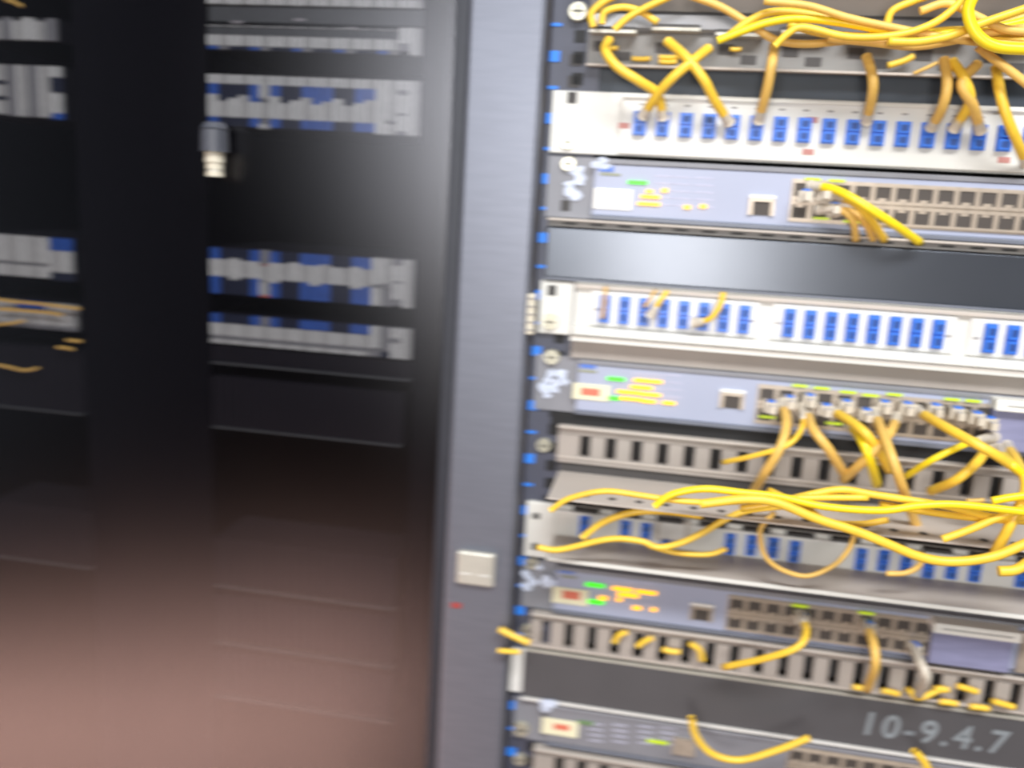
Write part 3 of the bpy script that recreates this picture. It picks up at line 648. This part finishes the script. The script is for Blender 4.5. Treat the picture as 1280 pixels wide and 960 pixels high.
cab = empty('network_cabinet', (-0.52, 0.3, 0), 'dark neighbouring cabinet standing behind the smoked glass door', 'cabinet')
MB().box(-0.90, -0.153, 0.74, 0.75, 0, 2.05, 'interior').build('back_panel', cab)
MB().box(-0.156, -0.153, 0.02, 0.74, 0, 2.05, 'interior').build('side_panel', cab)
MB().box(-0.90, -0.896, 0.02, 0.74, 0, 2.05, 'interior').build('side_panel', cab)
MB().box(-0.896, -0.156, 0.02, 0.74, 2.03, 2.05, 'interior').build('top_panel', cab)
MB().box(-0.896, -0.156, 0.02, 0.74, 0.0, 0.03, 'interior').build('base_panel', cab)
XM0, XM1 = P(265, 300, .03).x, P(520, 300, .03).x
XA, XB = P(-30, 300, .03).x, P(92, 300, .03).x
MB().box(XB + .0085, XM0 - .002, 0.028, 0.034, 0.05, 2.0, 'interior').build('inner_post', cab)
MB().box(XM1 + .002, XM1 + .022, 0.028, 0.034, 0.05, 2.0, 'interior').build('inner_post', cab)
YC = .030
G, BL, DK, GD = 'card_grey', 'card_blue', 'card_dark', 'card_grey_dark'
def chassis(label, z_top, z_bot, x0, x1, ncol, cols, face=None):
    """cols(c) -> list of (frac_top, frac_bottom, material)"""
    t = empty('card_chassis', ((x0 + x1) / 2, YC + .06, z_bot), label, 'equipment shelf')
    MB().box(x0 - .0005, x1 + .0005, YC + .0006, YC + .12, z_bot, z_top, 'chassis_dark').build('housing', t)
    pw = (x1 - x0) / ncol; h = z_top - z_bot
    for c in range(ncol):
        b = MB(); xa = x0 + c * pw; rnd = .0008 * ((c * 7) % 3 - 1)
        for (f0, f1, mt) in cols(c):
            if mt == G: b.box(xa + .0002, xa + pw * .2, YC - .0044, YC - .002, z_top - h * f1, z_top - h * f0, 'card_light'); mt = 'card_mid' if c % 2 else G
            b.box(xa + .0003, xa + pw - .0003, YC - .003 + rnd * .4, YC + .0006, z_top - h * f1 + rnd * .5 * 0, z_top - h * f0, mt)
        b.build('card', t)
    return t
def yz(px, py): return P(px, py, YC).z
rnd = random.Random(4)
pat = [BL, DK, DK, DK, BL, G, BL, DK, DK, BL, BL, BL, DK, DK, BL, BL]
def m3(c):
    if c >= 16: return [[(0, 1, G)], [(0, .74, G), (.74, .78, GD), (.80, 1, G)], [(0, .17, G), (.17, .25, GD), (.26, .60, G), (.61, .63, GD), (.64, .93, G), (.94, 1, GD)], [(0, 1, G)]][c - 16]
    k = pat[c]; lo = .38 + .06 * ((c * 5) % 3); 
    if k == G: return [(0, .2, G), (.2, .42, G), (.43, .48, GD), (.5, .80, G), (.82, .88, GD), (.9, 1, G)]
    return [(0, .17, G), (.17, lo, k), (lo, .80, G), (.80, .97, BL if k == BL else DK)]
def m4(c):
    if c >= 16: return [[(0, .56, G), (.57, .62, GD), (.63, 1, G)], [(0, .52, G), (.52, .64, GD), (.65, 1, GD)], [(0, .12, GD), (.13, .46, G), (.47, .5, GD), (.5, .84, G), (.85, .97, GD)], [(0, 1, G)]][c - 16]
    k = pat[c]; up = .26 - .04 * ((c * 5) % 3 == 1); lo = .62 + .06 * ((c * 3) % 4 == 2)
    if k == G: return [(0, .3, GD), (.31, .33, 'print_red'), (.34, .66, G), (.68, .96, G), (.97, 1, 'sticker_red')]
    return [(.02, up, k), (up, lo, G), (lo, 1, k)]
def m5(c):
    if c >= 16: return [[(0, .72, G), (.76, 1, GD)], [(0, .8, GD), (.82, 1, DK)], [(0, .34, G), (.35, .48, GD), (.5, 1, G)], [(0, 1, G)]][c - 16]
    k = pat[c] if pat[c] != G else GD
    return [(0, .30, k), (.32, .72, G), (.72, .86, GD), (.87, 1, G)]
def m2(c):
    if c >= 18: return [[(0, .58, G), (.6, .85, GD)], [(0, 1, G)]][c - 18]
    return [(.08, .11, G), (.14, .42, 'chassis_grey'), (.44, .84, G), (.86, .98, [BL, DK, DK, GD][(c * 3) % 4])]
chassis('grey card shelf cut by the top edge of the picture, behind glass', yz(390, -30), yz(515, 11), XM0, XM1, 20, lambda c: [(0, .62, G), (.63, .75, GD), (.76, 1, G)])
MB_ = empty('cover_panel', (XM0, YC + .05, yz(515, 36)), 'plain dark grey cover panel between the two highest card shelves behind glass', 'cover panel')
MB().box(XM0, XM1, YC - .001, YC + .05, yz(515, 33), yz(515, 13), 'chassis_grey').build('face', MB_)
for (a, b) in ((297, 28), (375, 25), (440, 36)):
    p = P(a, b, YC); MB().box(p.x - .005, p.x + .005, YC - .0014, YC - .001, p.z - .0008, p.z + .0008, 'print_grey').build('scratch_mark', MB_)
chassis('thin grey card shelf behind glass, second from the top', yz(515, 36), yz(515, 70), XM0, XM1, 20, m2)
chassis('tall grey card shelf with blue windows behind glass, beside the grey lock knob', yz(515, 102), yz(515, 170), XM0, XM1, 20, m3)
chassis('card shelf with royal blue bands above and below grey, below the knob', yz(515, 325), yz(515, 385), XM0, XM1, 20, m4)
chassis('narrow card shelf with grey strip behind glass, just under the blue-banded one', yz(515, 411), yz(515, 449), XM0, XM1, 20, m5)
def fins(label, za, zb, x0, x1, n, edge=True):
    t = empty('vent_panel', ((x0 + x1) / 2, YC + .05, zb), label, 'vent panel')
    MB().box(x0, x1, YC + .002, YC + .06, zb, za, 'chassis_dark').build('housing', t)
    fm = MB().box(0, (x1 - x0) / n * .62, YC - .002, YC + .002, zb - H, za - H, 'chassis_dark').mesh('fin')
    for i in range(n): inst('fin', fm, (x0 + i * (x1 - x0) / n, 0, H), t)
    MB().box(x0, x1, YC - .004, YC + .002, zb - .0014, zb, 'chassis_grey').build('bottom_edge', t)
fins('short dark vent panel right under the narrow card shelf behind glass', yz(515, 452), yz(515, 474), XM0, XM1, 20)
fins('tall dark vent panel behind glass, level with the middle switch', yz(505, 492), yz(505, 556), XM0, XM1 - .006, 20)
fins('dim vent panel behind glass, level with the silver latch', yz(497, 700), yz(497, 760), XM0, XM1 - .008, 20)
fins('dim vent panel in the brown haze below the latch', yz(490, 772), yz(490, 832), XM0, XM1 - .008, 20)
fins('lowest dim vent panel behind glass in the brown haze', yz(485, 845), yz(485, 900), XM0, XM1 - .008, 20)
# left strip
chassis('grey card shelf behind glass in the top left corner of the picture', yz(80, 24), yz(80, 52), XA, XB - .006, 9, lambda c: [(.15 * (c % 2), 1, G if c % 4 else GD)])
def l2(c):
    if c == 8: return [(0, .2, G), (.2, .48, DK), (.5, .88, G), (.88, 1, BL)]
    return [(0, .97, G if c % 2 else GD)] if c > 3 else [(0, .3, G), (.32, .36, DK), (.38, .6, G), (.62, .66, DK), (.68, .94, G)]
chassis('tall pale card shelf behind glass at the left edge of the picture', yz(83, 84), yz(83, 150), XA, XB - .003, 9, l2)
def l3(c):
    if c >= 7: return [(0, .3, BL), (.3, .8, G), (.8, 1, DK)]
    return [(0, .62, G), (.64, .68, GD), (.69, .96, G)]
chassis('pale card shelf with blue corner at the left edge, below the tall one', yz(95, 299), yz(95, 352), XA, XB, 9, l3)
chassis('low pale card shelf at the left edge with yellow cables across it', yz(98, 381), yz(98, 414), XA, XB + .002, 10, lambda c: [(0, .4, BL if c in (4, 5, 6) else G), (.42, .85, G), (.87, 1, GD)])
fins('dim vent panel at the left edge, below the cable-crossed shelf', yz(100, 440), yz(100, 516), XA, XB + .004, 9)
fins('dim vent panel low at the left edge, in the brown haze', yz(110, 640), yz(110, 708), XA, XB + .006, 9)
YG = YC - .010
for pts, lab in (([(-5, 374), (18, 377), (50, 380), (100, 386)], 'top yellow cable across the low pale shelf at the left edge'),
                 ([(-5, 386), (25, 388), (60, 391), (78, 394)], 'second yellow cable across the low pale shelf at the left edge'),
                 ([(-5, 406), (15, 404), (30, 401)], 'third short yellow cable at the left edge under the crossing ones'),
                 ([(84, 425), (93, 426), (102, 427)], 'short bright yellow cable piece below the low pale shelf'),
                 ([(72, 434), (82, 435), (92, 437)], 'lower short yellow cable piece below the low pale shelf'),
                 ([(-5, 456), (12, 459), (30, 463), (48, 460)], 'wavy dull yellow cable lowest at the left edge'),
                 ([(8, 0), (18, 3), (28, 8)], 'olive yellow cable bit in the top left corner')):
    cable(lab, pts, YG, .0014, 'fibre_tan')
